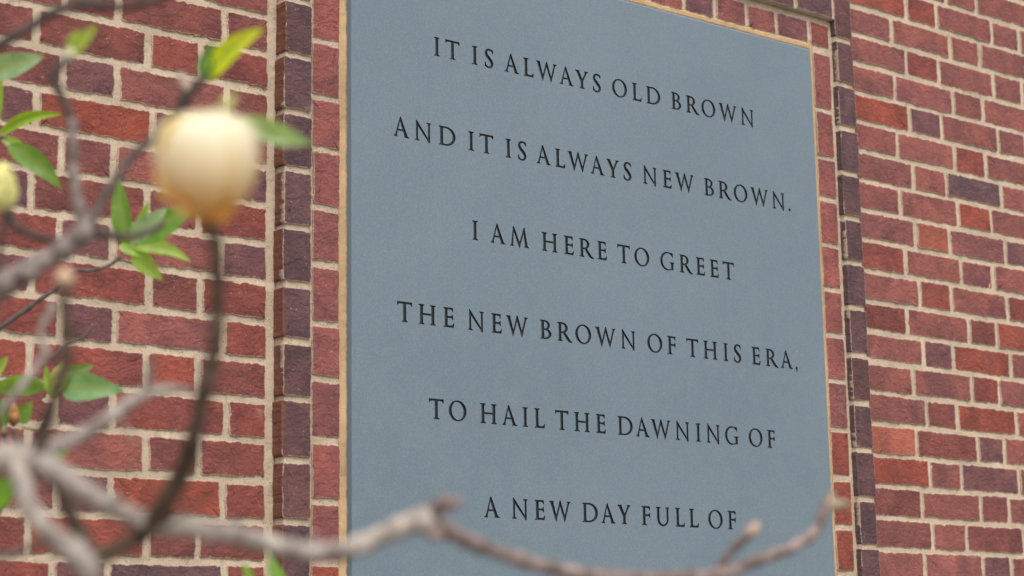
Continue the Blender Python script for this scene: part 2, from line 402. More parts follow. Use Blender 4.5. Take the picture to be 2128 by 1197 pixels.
def course(r, joints, cols, x0, x1, end0, end1, JH=5.7, JB=5.4):
    zc = -(r - 0.5) * P
    xs = [x0] + list(joints) + [x1]
    for i in range(len(xs) - 1):
        a = xs[i] + (0 if (i == 0 and end0) else JH + rng.uniform(-0.8, 0.8))
        b = xs[i + 1] - (0 if (i == len(xs) - 2 and end1) else JH + rng.uniform(-0.8, 0.8))
        ht = P - 2 * JB + rng.uniform(-1.4, 1.4)
        ch = cols[min(i, len(cols) - 1)]
        make_brick((a + b) / 2, zc + rng.uniform(-0.8, 0.8), b - a, ht, rng.uniform(-1.2, 0.8), COLS[ch], rng, wall)
LX0, RX1 = {}, {}
for r, (j, c) in LEFT.items():
    ev = j[0] < -600
    if ev: j, c = j[1:], c[1:]
    LX0[r] = j[0] - (204 if ev else 103)
    course(r, j, c, LX0[r], -1.0, False, True)
for r, (j, c) in RIGHT.items():
    RX1[r] = j[-1] + (103 if j[0] < 1690 else 204)
    course(r, j, c, 1511, RX1[r], True, False, 5.8, 5.5)

# mortar bed behind the bricks, coarse outside the near field
def mortar_sheet(name, x0, x1, z0, z1, step, y, amp, mt, parent, seed=1):
    nx = max(2, int((x1 - x0) / step)); nz = max(2, int((z1 - z0) / step))
    X, Z = np.meshgrid(np.linspace(x0, x1, nx), np.linspace(z0, z1, nz))
    Y = y + amp * (0.6 * vnoise(X, Z, seed, 18.0) + 0.5 * vnoise(X, Z, seed + 1, 7.0))
    V = np.stack([X, Y, Z], -1).reshape(-1, 3) * MM
    idx = np.arange(nx * nz).reshape(nz, nx)
    F = np.stack([idx[:-1, :-1], idx[:-1, 1:], idx[1:, 1:], idx[1:, :-1]], -1).reshape(-1, 4)
    return mesh_obj(name, V.tolist(), F.tolist(), mt, parent, smooth=True)
mortar_sheet('mortar', -740, 17, -1170, 210, 4.0, 2.1, 1.2, M_MORTAR, wall)
mortar_sheet('mortar', 1500, 2250, -1060, 620, 4.0, 2.1, 1.2, M_MORTAR, wall, 4)

# the rest of the wall, out of the photograph: plain bricks joined in one piece over a backing
bv, bf, bt = [], [], []
def low_brick(x0, x1, z0, z1, y, tone):
    k = len(bv); i = 1.2
    for (xx, zz, yy) in ((x0, z0, 12), (x1, z0, 12), (x1, z1, 12), (x0, z1, 12)): bv.append((xx * MM, yy * MM, zz * MM))
    for (xx, zz, yy) in ((x0 + i, z0 + i, y), (x1 - i, z0 + i, y), (x1 - i, z1 - i, y), (x0 + i, z1 - i, y)): bv.append((xx * MM, yy * MM, zz * MM))
    bt.extend([tone] * 8)
    bf.append((k + 4, k + 5, k + 6, k + 7))
    for a in range(4):
        b_ = (a + 1) % 4; bf.append((k + a, k + b_, k + 4 + b_, k + 4 + a))
def run(x, lim, first_short, z, d, first=None):
    short = first_short
    while (lim - x) * d > 12:
        L = first or (101.6 if short else 203.2); first = None
        e = x + d * L
        if (lim - e) * d < 0: e = lim
        a, b = min(x, e), max(x, e)
        tone = rng.choice((0, 0, 0, 0.2, -0.25, -0.45, 0.45)) + rng.uniform(-0.12, 0.12)
        if b - a > 24: low_brick(a + 5, b - 5, z - 28.4, z + 28.4, rng.uniform(-1, 1), tone)
        x = e; short = not short
for r in range(-22, 42):
    zc = -(r - 0.5) * P; odd = r % 2 == 1
    if r in LX0: run(LX0[r], -6600, not odd, zc, -1)
    else: run(0, -6600, True, zc, -1, None if odd else 131)
    if r in RX1: run(RX1[r], 7300, RIGHT[r][0][0] > 1690, zc, 1)
    else: run(1507, 7300, odd, zc, 1, 205 if odd else 158)
    if r < -4 or r > 21: run(0, 1507, odd, zc, 1)
rest = mesh_obj('outer_bricks', bv, bf, M_BRICK, wall, attr={'tone': bt}); rest['kind'] = 'stuff'; rest.color = (*COLS['m'], 1)
def box(name, x0, x1, y0, y1, z0, z1, mt, parent, bev=0.0):
    x0, x1, y0, y1, z0, z1 = [q * MM for q in (x0, x1, y0, y1, z0, z1)]
    V = [(x0, y0, z0), (x1, y0, z0), (x1, y1, z0), (x0, y1, z0), (x0, y0, z1), (x1, y0, z1), (x1, y1, z1), (x0, y1, z1)]
    F = [(0, 1, 5, 4), (1, 2, 6, 5), (2, 3, 7, 6), (3, 0, 4, 7), (4, 5, 6, 7), (3, 2, 1, 0)]
    return mesh_obj(name, V, F, mt, parent)
box('backing', -6600, 7300, 4.4, 260, GZ * 1000, 1560, M_MORTAR, wall)

# ------------------------------------------------------------------ raised brick surround
# mortar body of the surround, its bricks are sub-parts
def strip(name, x0, x1, z0, z1, yf, yb, seed, amp=0.9, step=3.5, parent=wall, mt=M_MORTAR):
    """a mortar strip standing yf in front of the wall with rough face and sides back to yb"""
    nx = max(3, int((x1 - x0) / step)); nz = max(3, int((z1 - z0) / step))
    X, Z = np.meshgrid(np.linspace(x0, x1, nx), np.linspace(z0, z1, nz))
    Y = yf + amp * (0.6 * vnoise(X, Z, seed, 15.0) + 0.5 * vnoise(X, Z, seed + 1, 6.0))
    # ragged long edges
    X = X + np.where((X == x0) | (X == x1), 0.5 * vnoise(X, Z, seed + 2, 8.0), 0)
    V = np.stack([X, Y, Z], -1).reshape(-1, 3) * MM; V = V.tolist()
    idx = np.arange(nx * nz).reshape(nz, nx)
    F = np.stack([idx[:-1, :-1], idx[:-1, 1:], idx[1:, 1:], idx[1:, :-1]], -1).reshape(-1, 4).tolist()
    per = list(idx[0, :]) + list(idx[1:, -1]) + list(idx[-1, -2::-1]) + list(idx[-2:0:-1, 0])
    k = len(V); n = len(per)
    for p in per: V.append([V[p][0], yb * MM, V[p][2]])
    for i in range(n):
        j = (i + 1) % n; F.append([per[j], per[i], k + i, k + j])
    return mesh_obj(name, V, F, mt, parent, smooth=True)
SB = -1395
sl_o = strip('surround', 20.3, 71, SB, 345, -24.6, 6, 11)
sl_i = strip('surround', 71, 140, SB, 345 - 66, -11.5, 6, 13)
sr_o = strip('surround', 1448.6, 1497, SB, 345, -22.8, 6, 15)
sr_i = strip('surround', 1382, 1454, SB, 279, -11.4, 6, 17)
st_o = strip('surround', 71, 1447.5, 279, 337, -24.6, 6, 19)
st_i = strip('surround', 140, 1382, 213.5, 279, -11.5, 6, 23)

rs = random.Random(5)
def column(parent, joints, xc, wd, yf, cols, material, flank, rough=0.6, dx=None):
    for i in range(len(joints) - 1):
        z1, z0 = joints[i], joints[i + 1]
        ja, jb = rs.uniform(4.2, 6.4), rs.uniform(4.2, 6.4)
        make_brick(xc + rs.uniform(-0.9, 0.9) + (dx(z0) if dx else 0), (z0 + z1) / 2 + (ja - jb) / 2, wd + rs.uniform(-1.5, 1.5), z1 - z0 - ja - jb, yf + rs.uniform(-1.0, 0.8),
                   COLS[cols[i % len(cols)]], rs, parent, material, depth=-yf + 2, rough=rough, flank=flank, inset=0.8)
def down(l, to=SB):
    l = list(l)
    while l[-1] - 101 > to: l.append(l[-1] - 101.6)
    l[-1] = to
    return l
lp = down([337, 237, 134, 33, -68.6, -172, -274.2, -376.3, -477, -574.5, -672.5, -777.5, -880.7, -982])
lr = down([277, 175, 73, -28.4, -132.2, -226.6, -331.2, -432.2, -534.9, -632.6, -738.3, -841.9, -944.6, -1046])
rp = down([340, 236.7, 132.5, 33.7, -68.6, -168.7, -267.3, -366.5, -470.2, -572.6, -674, -777.7, -878.3, -980])
rr = down([200.1, 67.7, -39.2, -132.7, -234.3, -331.5, -431.4, -529.5, -633.1, -736.8, -839.8, -934.7, -1037])
column(sl_o, lp, 44.2, 56, -28, 'fffffffffffgf', M_SHAPED, True)
column(sl_i, lr, 112, 56.5, -14, 'mkkkkkkkkkkkbbbr', M_BRICK, False)
column(sr_o, rp, 1473.4, 55, -25.5, 'gfffffffgffffff', M_SHAPED2, True)
column(sr_i, rr, 1409.2, 54, -14, 'kkkkkkkkbbbbbb', M_BRICK, False)
# top courses
tj = [1373.0, 1271.7, 1181.3, 1087, 997]
while tj[-1] > 260: tj.append(tj[-1] - 98.0)
tj = [1437.5] + tj; tj[-1] = 140
for i in range(len(tj) - 1):
    b_, a_ = tj[i] - (0 if i == 0 else 4.8), tj[i + 1] + 4.8
    make_brick((a_ + b_) / 2, 239 - 0.8 * rs.random(), b_ - a_, 51 + rs.uniform(-1, 1), -14 + rs.uniform(-1, 0.8), COLS['dpmmpmmkmmkpmmkm'[i % 16]], rs, st_i, M_BRICK, depth=15, rough=0.9)
tj = [1440.0, 1320]
while tj[-1] > 180: tj.append(tj[-1] - 103.0)
tj[-1] = 76
for i in range(len(tj) - 1):
    b_, a_ = tj[i] - (3 if i == 0 else 5), tj[i + 1] + 5
    make_brick((a_ + b_) / 2, 309.5, b_ - a_, 58 + rs.uniform(-1, 1), -28 + rs.uniform(-1, 0.8), COLS['f'], rs, st_o, M_BRICK, depth=30, rough=0.8)
# sealant bead round the slab
strip('sealant', 139.0, 156, SB, 214, -13.2, 4, 31, 1.3, 3.0, wall, M_SEAL)
strip('sealant', 1373, 1382.5, SB, 214, -13.2, 4, 33, 0.5, 3.0, wall, M_SEAL)
strip('sealant', 156, 1373, 199.5, 214, -13.2, 4, 35, 1.4, 3.0, wall, M_SEAL)

# ------------------------------------------------------------------ letters
H = 35.0
def sdp(V, X, Y):
    V = np.asarray(V, float); n = len(V)
    d = np.full(X.shape, 1e18); s = np.ones(X.shape)
    for i in range(n):
        a = V[i]; b = V[i - 1]
        ex, ey = b[0] - a[0], b[1] - a[1]; wx, wy = X - a[0], Y - a[1]
        t = np.clip((wx * ex + wy * ey) / max(1e-12, ex * ex + ey * ey), 0, 1)
        d = np.minimum(d, (wx - ex * t) ** 2 + (wy - ey * t) ** 2)
        c1 = Y >= a[1]; c2 = Y < b[1]; c3 = ex * wy > ey * wx
        flip = (c1 & c2 & c3) | (~c1 & ~c2 & ~c3)
        s = np.where(flip, -s, s)
    return s * np.sqrt(d)
def ell(cx, cy, rx, ry, rot=0.0, n=72, a0=0, a1=360):
    c, s = math.cos(math.radians(rot)), math.sin(math.radians(rot)); o = []
    for i in range(n + (0 if a1 - a0 == 360 else 1)):
        t = math.radians(a0 + (a1 - a0) * i / n); x, y = rx * math.cos(t), ry * math.sin(t)
        o.append((cx + x * c - y * s, cy + x * s + y * c))
    return o
def stem(xc, w_, y0, y1, bl=0, br=0, tl=0, tr=0, hs_=3.4):
    h = w_ / 2; p = []
    if bl: p += [(xc - h, y0 + hs_), (xc - h - bl * 0.12, y0 + hs_ * 0.5), (xc - h - bl * 0.42, y0 + 1.15), (xc - h - bl, y0 + 0.55), (xc - h - bl, y0 - 0.1)]
    else: p += [(xc - h, y0)]
    if br: p += [(xc + h + br, y0 - 0.1), (xc + h + br, y0 + 0.55), (xc + h + br * 0.42, y0 + 1.15), (xc + h + br * 0.12, y0 + hs_ * 0.5), (xc + h, y0 + hs_)]
    else: p += [(xc + h, y0)]
    if tr: p += [(xc + h, y1 - hs_), (xc + h + tr * 0.12, y1 - hs_ * 0.5), (xc + h + tr * 0.42, y1 - 1.15), (xc + h + tr, y1 - 0.55), (xc + h + tr, y1 + 0.1)]
    else: p += [(xc + h, y1)]
    if tl: p += [(xc - h - tl, y1 + 0.1), (xc - h - tl, y1 - 0.55), (xc - h - tl * 0.42, y1 - 1.15), (xc - h - tl * 0.12, y1 - hs_ * 0.5), (xc - h, y1 - hs_)]
    else: p += [(xc - h, y1)]
    return p
def diag(x0, y0, x1, y1, wt):       # bar whose horizontal thickness is wt
    return [(x0 - wt / 2, y0), (x0 + wt / 2, y0), (x1 + wt / 2, y1), (x1 - wt / 2, y1)]
def foot(xc, y, l, r, up=True, hw=1.3):
    s = 1 if up else -1
    return [(xc - hw - l, y), (xc + hw + r, y), (xc + hw + r, y + 0.6 * s), (xc + hw + 0.3 * r, y + 1.3 * s), (xc + hw * 0.6, y + 3.0 * s), (xc - hw * 0.6, y + 3.0 * s), (xc - hw - 0.3 * l, y + 1.3 * s), (xc - hw - l, y + 0.6 * s)]
def stroke(pts, ws, n=10):
    P_ = [Vector(p) for p in pts]; out = []; W = []
    for i in range(len(P_) - 1):
        p0 = P_[max(0, i - 1)]; p1 = P_[i]; p2 = P_[i + 1]; p3 = P_[min(len(P_) - 1, i + 2)]
        for k in range(n):
            t = k / n
            out.append(0.5 * ((2 * p1) + (p2 - p0) * t + (2 * p0 - 5 * p1 + 4 * p2 - p3) * t * t + (3 * p1 - p0 - 3 * p2 + p3) * t ** 3)); W.append(ws[i] * (1 - t) + ws[i + 1] * t)
    out.append(P_[-1]); W.append(ws[-1])
    L, Rr = [], []
    for i, p in enumerate(out):
        d = (out[min(i + 1, len(out) - 1)] - out[max(0, i - 1)]).normalized(); nn = Vector((-d.y, d.x)) * W[i] / 2
        L.append(tuple(p + nn)); Rr.append(tuple(p - nn))
    return L + Rr[::-1]
def bowl(x0, y0, y1, xr, tk, th):
    """(outer, inner) outlines of a D-shaped bowl from x0 rightwards"""
    cy = (y0 + y1) / 2; ry = (y1 - y0) / 2; st = x0 + (xr - x0) * 0.36
    o = [(x0, y0), (st, y0)] + ell(st, cy, xr - st, ry, 0, 36, -90, 90)[1:-1] + [(st, y1), (x0, y1)]
    i = [(x0, y0 + th), (st - 0.4, y0 + th)] + ell(st - 0.4, cy, xr - st - tk + 0.4, ry - th, 0, 36, -90, 90)[1:-1] + [(st - 0.4, y1 - th), (x0, y1 - th)]
    return o, i
ST = 5.2
LW = dict(I=12, T=31.5, H=37, E=22.8, F=21, L=23.6, A=34, N=33.4, M=45, W=50.4, Y=32, O=39, D=37.4, B=26, R=35, S=20, G=36, U=33)
LW['.'] = 5.4; LW[','] = 5.4
def glyph(ch, X, Y):
    p = lambda V: sdp(V, X, Y)
    U = lambda *a: np.minimum.reduce(a)
    cut = lambda a, b: np.maximum(a, -b)
    if ch == 'I': return p(stem(6, ST, 0, H, 3.2, 3.2, 3.2, 3.2))
    if ch == 'T': return U(p(stem(15.7, ST, 0, H - 1, 3.2, 3.4)), p([(0.9, 35.1), (0.2, 35.8), (-0.1, 29.6), (0.9, 30.0), (2.6, 32.2), (6, 32.7), (25.5, 32.7), (29.2, 31.9), (31.0, 29.0), (31.6, 29.0), (31.4, 35.8), (30.4, 35.1)]))
    if ch == 'H': return U(p(stem(5.9, ST, 0, H, 3.1, 3.1, 3.1, 3.1)), p(stem(31.1, ST, 0, H, 3.1, 3.1, 3.1, 3.1)), p([(6, 17.0), (31, 17.0), (31, 19.2), (6, 19.2)]))
    if ch in 'EF':
        a = p(stem(5.6, ST, 0, H, 3.0, 3.0 if ch == 'F' else 0, 3.0, 0))
        t = p([(5, 35.1), (5, 33.0), (16, 32.9), (18.6, 31.8), (20.0, 28.6), (20.7, 28.6), (20.5, 35.1)])
        m_ = p([(5, 19.6), (16, 19.6), (18.8, 20.6), (19.9, 22.6), (20.5, 22.6), (20.5, 14.0), (19.9, 14.0), (18.6, 16.6), (16, 17.4), (5, 17.4)])
        if ch == 'F': return U(a, t, m_)
        return U(a, t, m_, p([(5, -0.1), (21.8, -0.1), (22.9, 7.2), (22.3, 7.2), (20.6, 3.8), (17.4, 2.5), (11.5, 2.3), (8.6, 3.0), (8.0, 5.0), (5, 5)]))
    if ch == 'L': return U(p(stem(5.6, ST, 0, H, 3.0, 0, 3.1, 3.1)), p([(5, -0.1), (22.7, -0.1), (23.8, 7.0), (23.1, 7.0), (21.4, 3.8), (18, 2.5), (11.5, 2.3), (8.8, 3.2), (8.1, 6.0), (5, 6)]))
    if ch == 'A':
        return U(p([(15.6, 37.0), (5.9, 0.3), (3.2, 0.3), (14.0, 34.6)]), p([(15.6, 37.0), (31.2, 0.3), (25.2, 0.3), (13.8, 32.4)]),
                 p([(7, 11.4), (26, 11.4), (25, 13.4), (8, 13.4)]), p(foot(4.5, 0, 3.0, 2.2)), p(foot(28.4, 0, 2.2, 3.4, True, 2.6)))
    if ch == 'N':
        return U(p([(1.6, 37.0), (2.4, 37.0), (31.8, 0.5), (31.8, -2.0), (31.0, -2.0), (1.6, 31.5)]), p(stem(3.2, 3.0, 0, 33, 2.8, 3.6)), p(stem(30.3, 3.0, -1.6, H, 0, 0, 3.6, 2.4)))
    if ch == 'M':
        return U(p([(8.9, 36.8), (5.9, 0.3), (3.0, 0.3), (7.9, 36.8)]), p([(8.2, 36.8), (9.2, 36.8), (24.3, 2.6), (22.0, -2.0), (7.9, 31)]),
                 p([(22.0, -2.0), (21.0, 2.2), (33.6, 36.8), (34.6, 36.8), (34.2, 32)]), p([(33.8, 36.8), (34.8, 36.8), (41.6, 0.3), (36.2, 0.3), (32.4, 31)]),
                 p(foot(4.4, 0, 3.2, 2.4)), p(foot(38.9, 0, 2.2, 3.2, True, 2.6)))
    if ch == 'W':
        return U(p([(2.0, 34.8), (8.0, 34.8), (17.0, 4.0), (15.2, -2.0)]), p([(15.2, -2.0), (14.4, 2.5), (25.2, 36.6), (26.2, 36.6), (26.0, 31.5)]),
                 p([(25.4, 36.8), (26.3, 36.8), (37.6, 3.5), (36.2, -2.0), (24.2, 31.0)]), p([(36.2, -2.0), (35.2, 3.0), (45.0, 34.8), (47.8, 34.8)]),
                 p(foot(4.9, 35, 2.0, 1.6, False, 2.9)), p(foot(46.4, 35, 2.6, 2.6, False)))
    if ch == 'Y':
        return U(p([(2.0, 34.8), (8.2, 34.8), (18.6, 15.5), (13.6, 13.0)]), p([(15.8, 15.0), (18.4, 14.0), (29.2, 34.8), (26.2, 34.8)]), p(stem(16.2, ST, 0, 16.5, 3.0, 3.2)),
                 p(foot(4.9, 35, 2.0, 1.8, False, 2.9)), p(foot(27.7, 35, 2.8, 2.8, False)))
    if ch == 'O': return cut(p(ell(19.5, 17.5, 19.4, 18.3)), p(ell(19.4, 17.5, 13.9, 17.0, 10)))
    if ch == 'D':
        o, i = bowl(3.2, 0, 35, 37.2, 5.6, 1.9)
        i = [(max(x, 8.3), y) for x, y in i]
        return U(cut(p(o), p(i)), p(stem(5.7, ST, 0, H, 3.0, 0, 3.0, 0)))
    if ch == 'B':
        o, i = bowl(3.2, 17.2, 35, 22.6, 4.6, 1.7); i = [(max(x, 8.3), y) for x, y in i]
        o2, i2 = bowl(3.2, 0, 19.0, 26.0, 5.2, 1.8); i2 = [(max(x, 8.3), y) for x, y in i2]
        return U(cut(p(o), p(i)), cut(p(o2), p(i2)), p(stem(5.7, ST, 0, H, 3.0, 0, 3.0, 0)))
    if ch == 'R':
        o, i = bowl(3.2, 15.4, 35, 24.4, 5.0, 1.8); i = [(max(x, 8.3), y) for x, y in i]
        return U(cut(p(o), p(i)), p(stem(5.7, ST, 0, H, 3.0, 3.0, 3.0, 0)), p(stroke([(14.5, 17.2), (20, 10.5), (26, 3.4), (30.5, 0.3), (35.2, -0.9)], [3.6, 4.9, 4.9, 2.8, 0.7])))
    if ch == 'S':
        return U(p(stroke([(18.0, 31.0), (15.2, 34.0), (10.6, 35.0), (5.2, 33.0), (2.9, 28.0), (5.0, 22.6), (10.2, 17.6), (15.3, 12.3), (17.2, 7.0), (14.8, 2.2), (9.6, 0.0), (4.6, 1.0), (1.2, 4.4)],
                          [1.8, 2.4, 2.0, 3.4, 4.7, 5.5, 5.8, 5.5, 4.8, 3.2, 1.9, 2.2, 1.6])), p([(18.6, 34.6), (19.4, 28.2), (18.7, 28.0), (16.2, 32.4), (15.0, 34.4)]), p([(0.2, 9.4), (0.4, 1.6), (4.6, 0.2), (2.6, 4.2), (1.0, 9.2)]))
    if ch == 'G':
        r = cut(p(ell(19.2, 17.5, 19.2, 18.3)), p(ell(20.6, 17.5, 15.6, 16.8, 6)))
        r = np.maximum(r, -p([(25.5, 8), (60, -8), (60, 29.5), (33, 29.5), (31.5, 33.6), (25.5, 25)]))
        r = np.maximum(r, -p([(33.2, -9), (60, -9), (60, 60), (33.2, 60)]))
        return U(r, p([(33.4, 34.2), (33.8, 27.0), (33.0, 26.8), (30.4, 30.6), (26.0, 33.0), (27.5, 34.8)]), p(stem(31.6, 5.0, 1.4, 15.6, 0, 0, 3.4, 2.6)))
    if ch == 'U':
        r = cut(p(ell(17.6, 12.5, 14.4, 13.2)), p(ell(18.4, 12.8, 10.2, 11.2)))
        r = np.maximum(r, -p([(-9, 12.5), (60, 12.5), (60, 60), (-9, 60)]))
        return U(r, p(stem(5.8, 5.0, 12.4, H, 0, 0, 3.0, 3.0)), p(stem(30.1, 3.6, 12.4, H, 0, 0, 2.8, 2.6)))
    if ch == '.': return p(ell(2.7, 2.2, 2.5, 2.5))
    if ch == ',': return U(p(ell(2.7, 2.2, 2.5, 2.6)), p([(1.6, 0.6), (5.1, 2.0), (4.6, -1.5), (2.8, -5.6), (2.2, -5.4), (3.0, -1.2)]))

def contours(ch):
    st_ = 0.42; wd = LW[ch]
    gx = np.arange(-3, wd + 4, st_); gy = np.arange(-8, H + 5, st_)
    X, Y = np.meshgrid(gx, gy); D = glyph(ch, X, Y) - 0.74; D = np.where(np.abs(D) < 1e-6, 1e-6, D)
    segs = {}
    ins = D < 0
    ny, nx = D.shape
    def pt(e):
        (i, j, k) = e
        if k == 0: a, b = D[i, j], D[i, j + 1]; t = a / (a - b); return (gx[j] + st_ * t, gy[i])
        a, b = D[i, j], D[i + 1, j]; t = a / (a - b); return (gx[j], gy[i] + st_ * t)
    cell = ins[:-1, :-1].astype(int) + 2 * ins[:-1, 1:] + 4 * ins[1:, 1:] + 8 * ins[1:, :-1]
    T = {1: [('L', 'B')], 2: [('B', 'R')], 3: [('L', 'R')], 4: [('R', 'T')], 5: [('L', 'B'), ('R', 'T')], 6: [('B', 'T')], 7: [('L', 'T')], 8: [('T', 'L')], 9: [('T', 'B')],
         10: [('T', 'L'), ('B', 'R')], 11: [('T', 'R')], 12: [('R', 'L')], 13: [('R', 'B')], 14: [('B', 'L')]}
    for i, j in zip(*np.nonzero((cell > 0) & (cell < 15))):
        e = {'B': (i, j, 0), 'T': (i + 1, j, 0), 'L': (i, j, 1), 'R': (i, j + 1, 1)}
        for a, b in T[int(cell[i, j])]: segs[e[a]] = e[b]
    loops = []
    while segs:
        s = next(iter(segs)); lp_ = []; c = s
        while c in segs:
            nx_ = segs.pop(c); lp_.append(pt(c)); c = nx_
        loops.append(lp_)
    res = []
    for lp_ in loops:                  # drop nearly collinear points
        ch_ = True
        pts = lp_
        for _ in range(4):
            out = []; skip = False
            for i in range(len(pts)):
                if skip: skip = False; out.append(pts[i]); continue
                a = out[-1] if out else pts[-1]; b = pts[i]; c = pts[(i + 1) % len(pts)]
                dx, dy = c[0] - a[0], c[1] - a[1]; L = math.hypot(dx, dy)
                dd = abs((b[0] - a[0]) * dy - (b[1] - a[1]) * dx) / max(L, 1e-9)
                if dd < 0.035 and L < 7: skip = True
                else: out.append(b)
            pts = out
        if len(pts) > 5: res.append(pts)
    return res
def even_odd(loops, x, y):
    c = False
    for l in loops:
        j = len(l) - 1
        for i in range(len(l)):
            if (l[i][1] > y) != (l[j][1] > y) and x < (l[j][0] - l[i][0]) * (y - l[i][1]) / (l[j][1] - l[i][1]) + l[i][0]: c = not c
            j = i
    return c
def cdt(loops, keep):
    vs, es = [], []
    for l in loops:
        k = len(vs); vs += [Vector(p) for p in l]; es += [(k + i, k + (i + 1) % len(l)) for i in range(len(l))]
    V, _, F, *_ = delaunay_2d_cdt(vs, es, [], 0, 1e-5)
    out = []
    for f in F:
        cx = sum(V[i].x for i in f) / 3; cy = sum(V[i].y for i in f) / 3
        if keep(cx, cy): out.append(tuple(f))
    return V, out

LINES = [
 (-8.2, [('I',347.1,358.6),('T',373.3,404.9),('I',435.8,447.4),('S',465.8,485.4),('A',513.5,546.9),('L',560.2,583.5),('W',591.5,641.9),('A',650.1,683.7),('Y',690.6,722.6),('S',735.8,755.6),('O',785.9,825.1),('L',840.4,863.8),('D',878.1,915.7),('B',947.1,973.2),('R',988.4,1023.7),('O',1031.6,1070.5),('W',1082.3,1132.2),('N',1147.8,1181.1)]),
 (-176.8, [('A',253.6,287.9),('N',302.3,336.6),('D',356.2,393.4),('I',424.0,436.5),('T',450.5,482.0),('I',514.2,523.3),('S',542.4,562.3),('A',588.1,621.5),('L',634.8,658.2),('W',666.7,716.6),('A',724.6,758.1),('Y',765.8,797.6),('S',810.3,830.4),('N',864.2,896.8),('E',916.5,939.3),('W',950.4,1000.8),('B',1032.1,1057.6),('R',1073.3,1106.9),('O',1116.1,1155.0),('W',1166.2,1216.1),('N',1231.3,1264.4),('.',1278.3,1283.7)]),
 (-346.3, [('I',430.1,443.0),('A',472.6,507.7),('M',519.5,564.3),('H',597.2,633.7),('E',652.6,674.4),('R',690.8,724.9),('E',736.9,759.0),('T',788.6,819.9),('O',832.4,871.5),('G',901.7,938.4),('R',954.4,989.6),('E',1001.4,1023.1),('E',1039.4,1062.5),('T',1075.5,1106.9)]),
 (-516.1, [('T',259.8,291.3),('H',306.5,344.1),('E',362.2,385.1),('N',419.2,452.7),('E',472.7,495.0),('W',507.0,558.0),('B',588.3,614.8),('R',630.6,665.9),('O',674.8,714.0),('W',725.2,776.6),('N',792.7,826.4),('O',859.9,899.4),('F',914.3,935.3),('T',966.1,997.4),('H',1012.2,1050.0),('I',1067.3,1081.6),('S',1098.1,1118.2),('E',1149.5,1174.0),('R',1190.3,1225.4),('A',1234.8,1267.8),(',',1278.0,1283.4)]),
 (-685.2, [('T',327.8,359.7),('O',371.6,411.1),('H',443.0,480.3),('A',493.2,528.2),('I',541.4,554.3),('L',570.8,594.0),('T',620.6,651.9),('H',666.5,705.3),('E',722.0,744.9),('D',777.0,814.5),('A',823.6,857.4),('W',863.4,914.1),('N',929.8,963.1),('I',983.6,995.2),('N',1014.1,1047.3),('G',1064.4,1100.0),('O',1130.9,1170.3),('F',1185.7,1205.8)]),
 (-855.2, [('A',448.7,483.5),('N',514.5,548.1),('E',566.8,590.3),('W',601.8,652.6),('D',682.0,720.1),('A',728.6,763.1),('Y',770.5,802.4),('F',832.6,853.0),('U',868.9,902.0),('L',920.1,944.3),('L',957.4,982.1),('O',1008.7,1048.0),('F',1063.3,1085.0)])]
GL = {ch: contours(ch) for ch in LW}
YF = -19.0; CUT = 3.2
plaque = empty('slate_plaque', (0.764, 0, -0.6), 'blue-grey slate plaque carved with six lines of dark capitals, set in the brick wall', 'plaque')
# slab: face with the letter openings, bevelled edge, sides
X0, X1, Z0, Z1, BV = 154.5, 1375.0, SB, 201.0, 7.0
fx0, fx1, fz0, fz1 = X0 + BV, X1 - BV, Z0, Z1 - BV
V, F = [], []
def addv(x, z, y): V.append((x * MM, y * MM, z * MM)); return len(V) - 1
bands = []        # one rectangle per line of text, blank rectangles between
zt = fz1
for zb, lets in LINES:
    bands.append((zb + H + 8, zt, None)); bands.append((zb - 12, zb + H + 8, (zb, lets))); zt = zb - 12
bands.append((fz0, zt, None))
for za, zb_, tx in bands:
    if tx is None:
        a = [addv(fx0, za, YF), addv(fx1, za, YF), addv(fx1, zb_, YF), addv(fx0, zb_, YF)]; F.append(tuple(a)); continue
    zb, lets = tx; loops = [[(fx0, za), (fx1, za), (fx1, zb_), (fx0, zb_)]]; L2 = []
    for ch, a, b in lets:
        ox = (a + b) / 2 - LW[ch] / 2
        ls = [[(x + ox, y + zb) for x, y in l] for l in GL[ch]]
        L2.append((ox - 3, ox + LW[ch] + 3, ls)); loops += ls
    def keep(x, y):
        for a, b, ls in L2:
            if a < x < b and even_odd(ls, x, y): return False
        return True
    vv, ff = cdt(loops, keep); k = len(V)
    for p in vv: addv(p.x, p.y, YF)
    F += [tuple(k + i for i in f) for f in ff]
# bevel (left, top, right) and flanks
yb = YF + BV
q = [(X0, Z0), (X0, Z1), (X1, Z1), (X1, Z0)]; qi = [(fx0, Z0), (fx0, fz1), (fx1, fz1), (fx1, Z0)]
oi_ = [addv(x, z, YF) for x, z in qi]; oo = [addv(x, z, yb) for x, z in q]; ob = [addv(x, z, 4.5) for x, z in q]
bev0 = len(F)
for i in range(3):
    F.append((oi_[i], oi_[i + 1], oo[i + 1], oo[i])); F.append((oo[i], oo[i + 1], ob[i + 1], ob[i]))
F.append((oi_[0], oo[0], ob[0], ob[3], oo[3], oi_[3]))
slab = mesh_obj('slab', V, F, [M_SLATE, M_SLATE_DARKER], plaque, midx=[1 if (i >= bev0 and i != bev0 + 2) else 0 for i in range(len(F))])
# fix winding so that the face looks at -y
me = slab.data
import bmesh
bm = bmesh.new(); bm.from_mesh(me)
for f in bm.faces:
    f.normal_update()
    c = f.calc_center_median()
    if abs(f.normal.y) > 0.5 and f.normal.y > 0: f.normal_flip()
bm.to_mesh(me); bm.free()
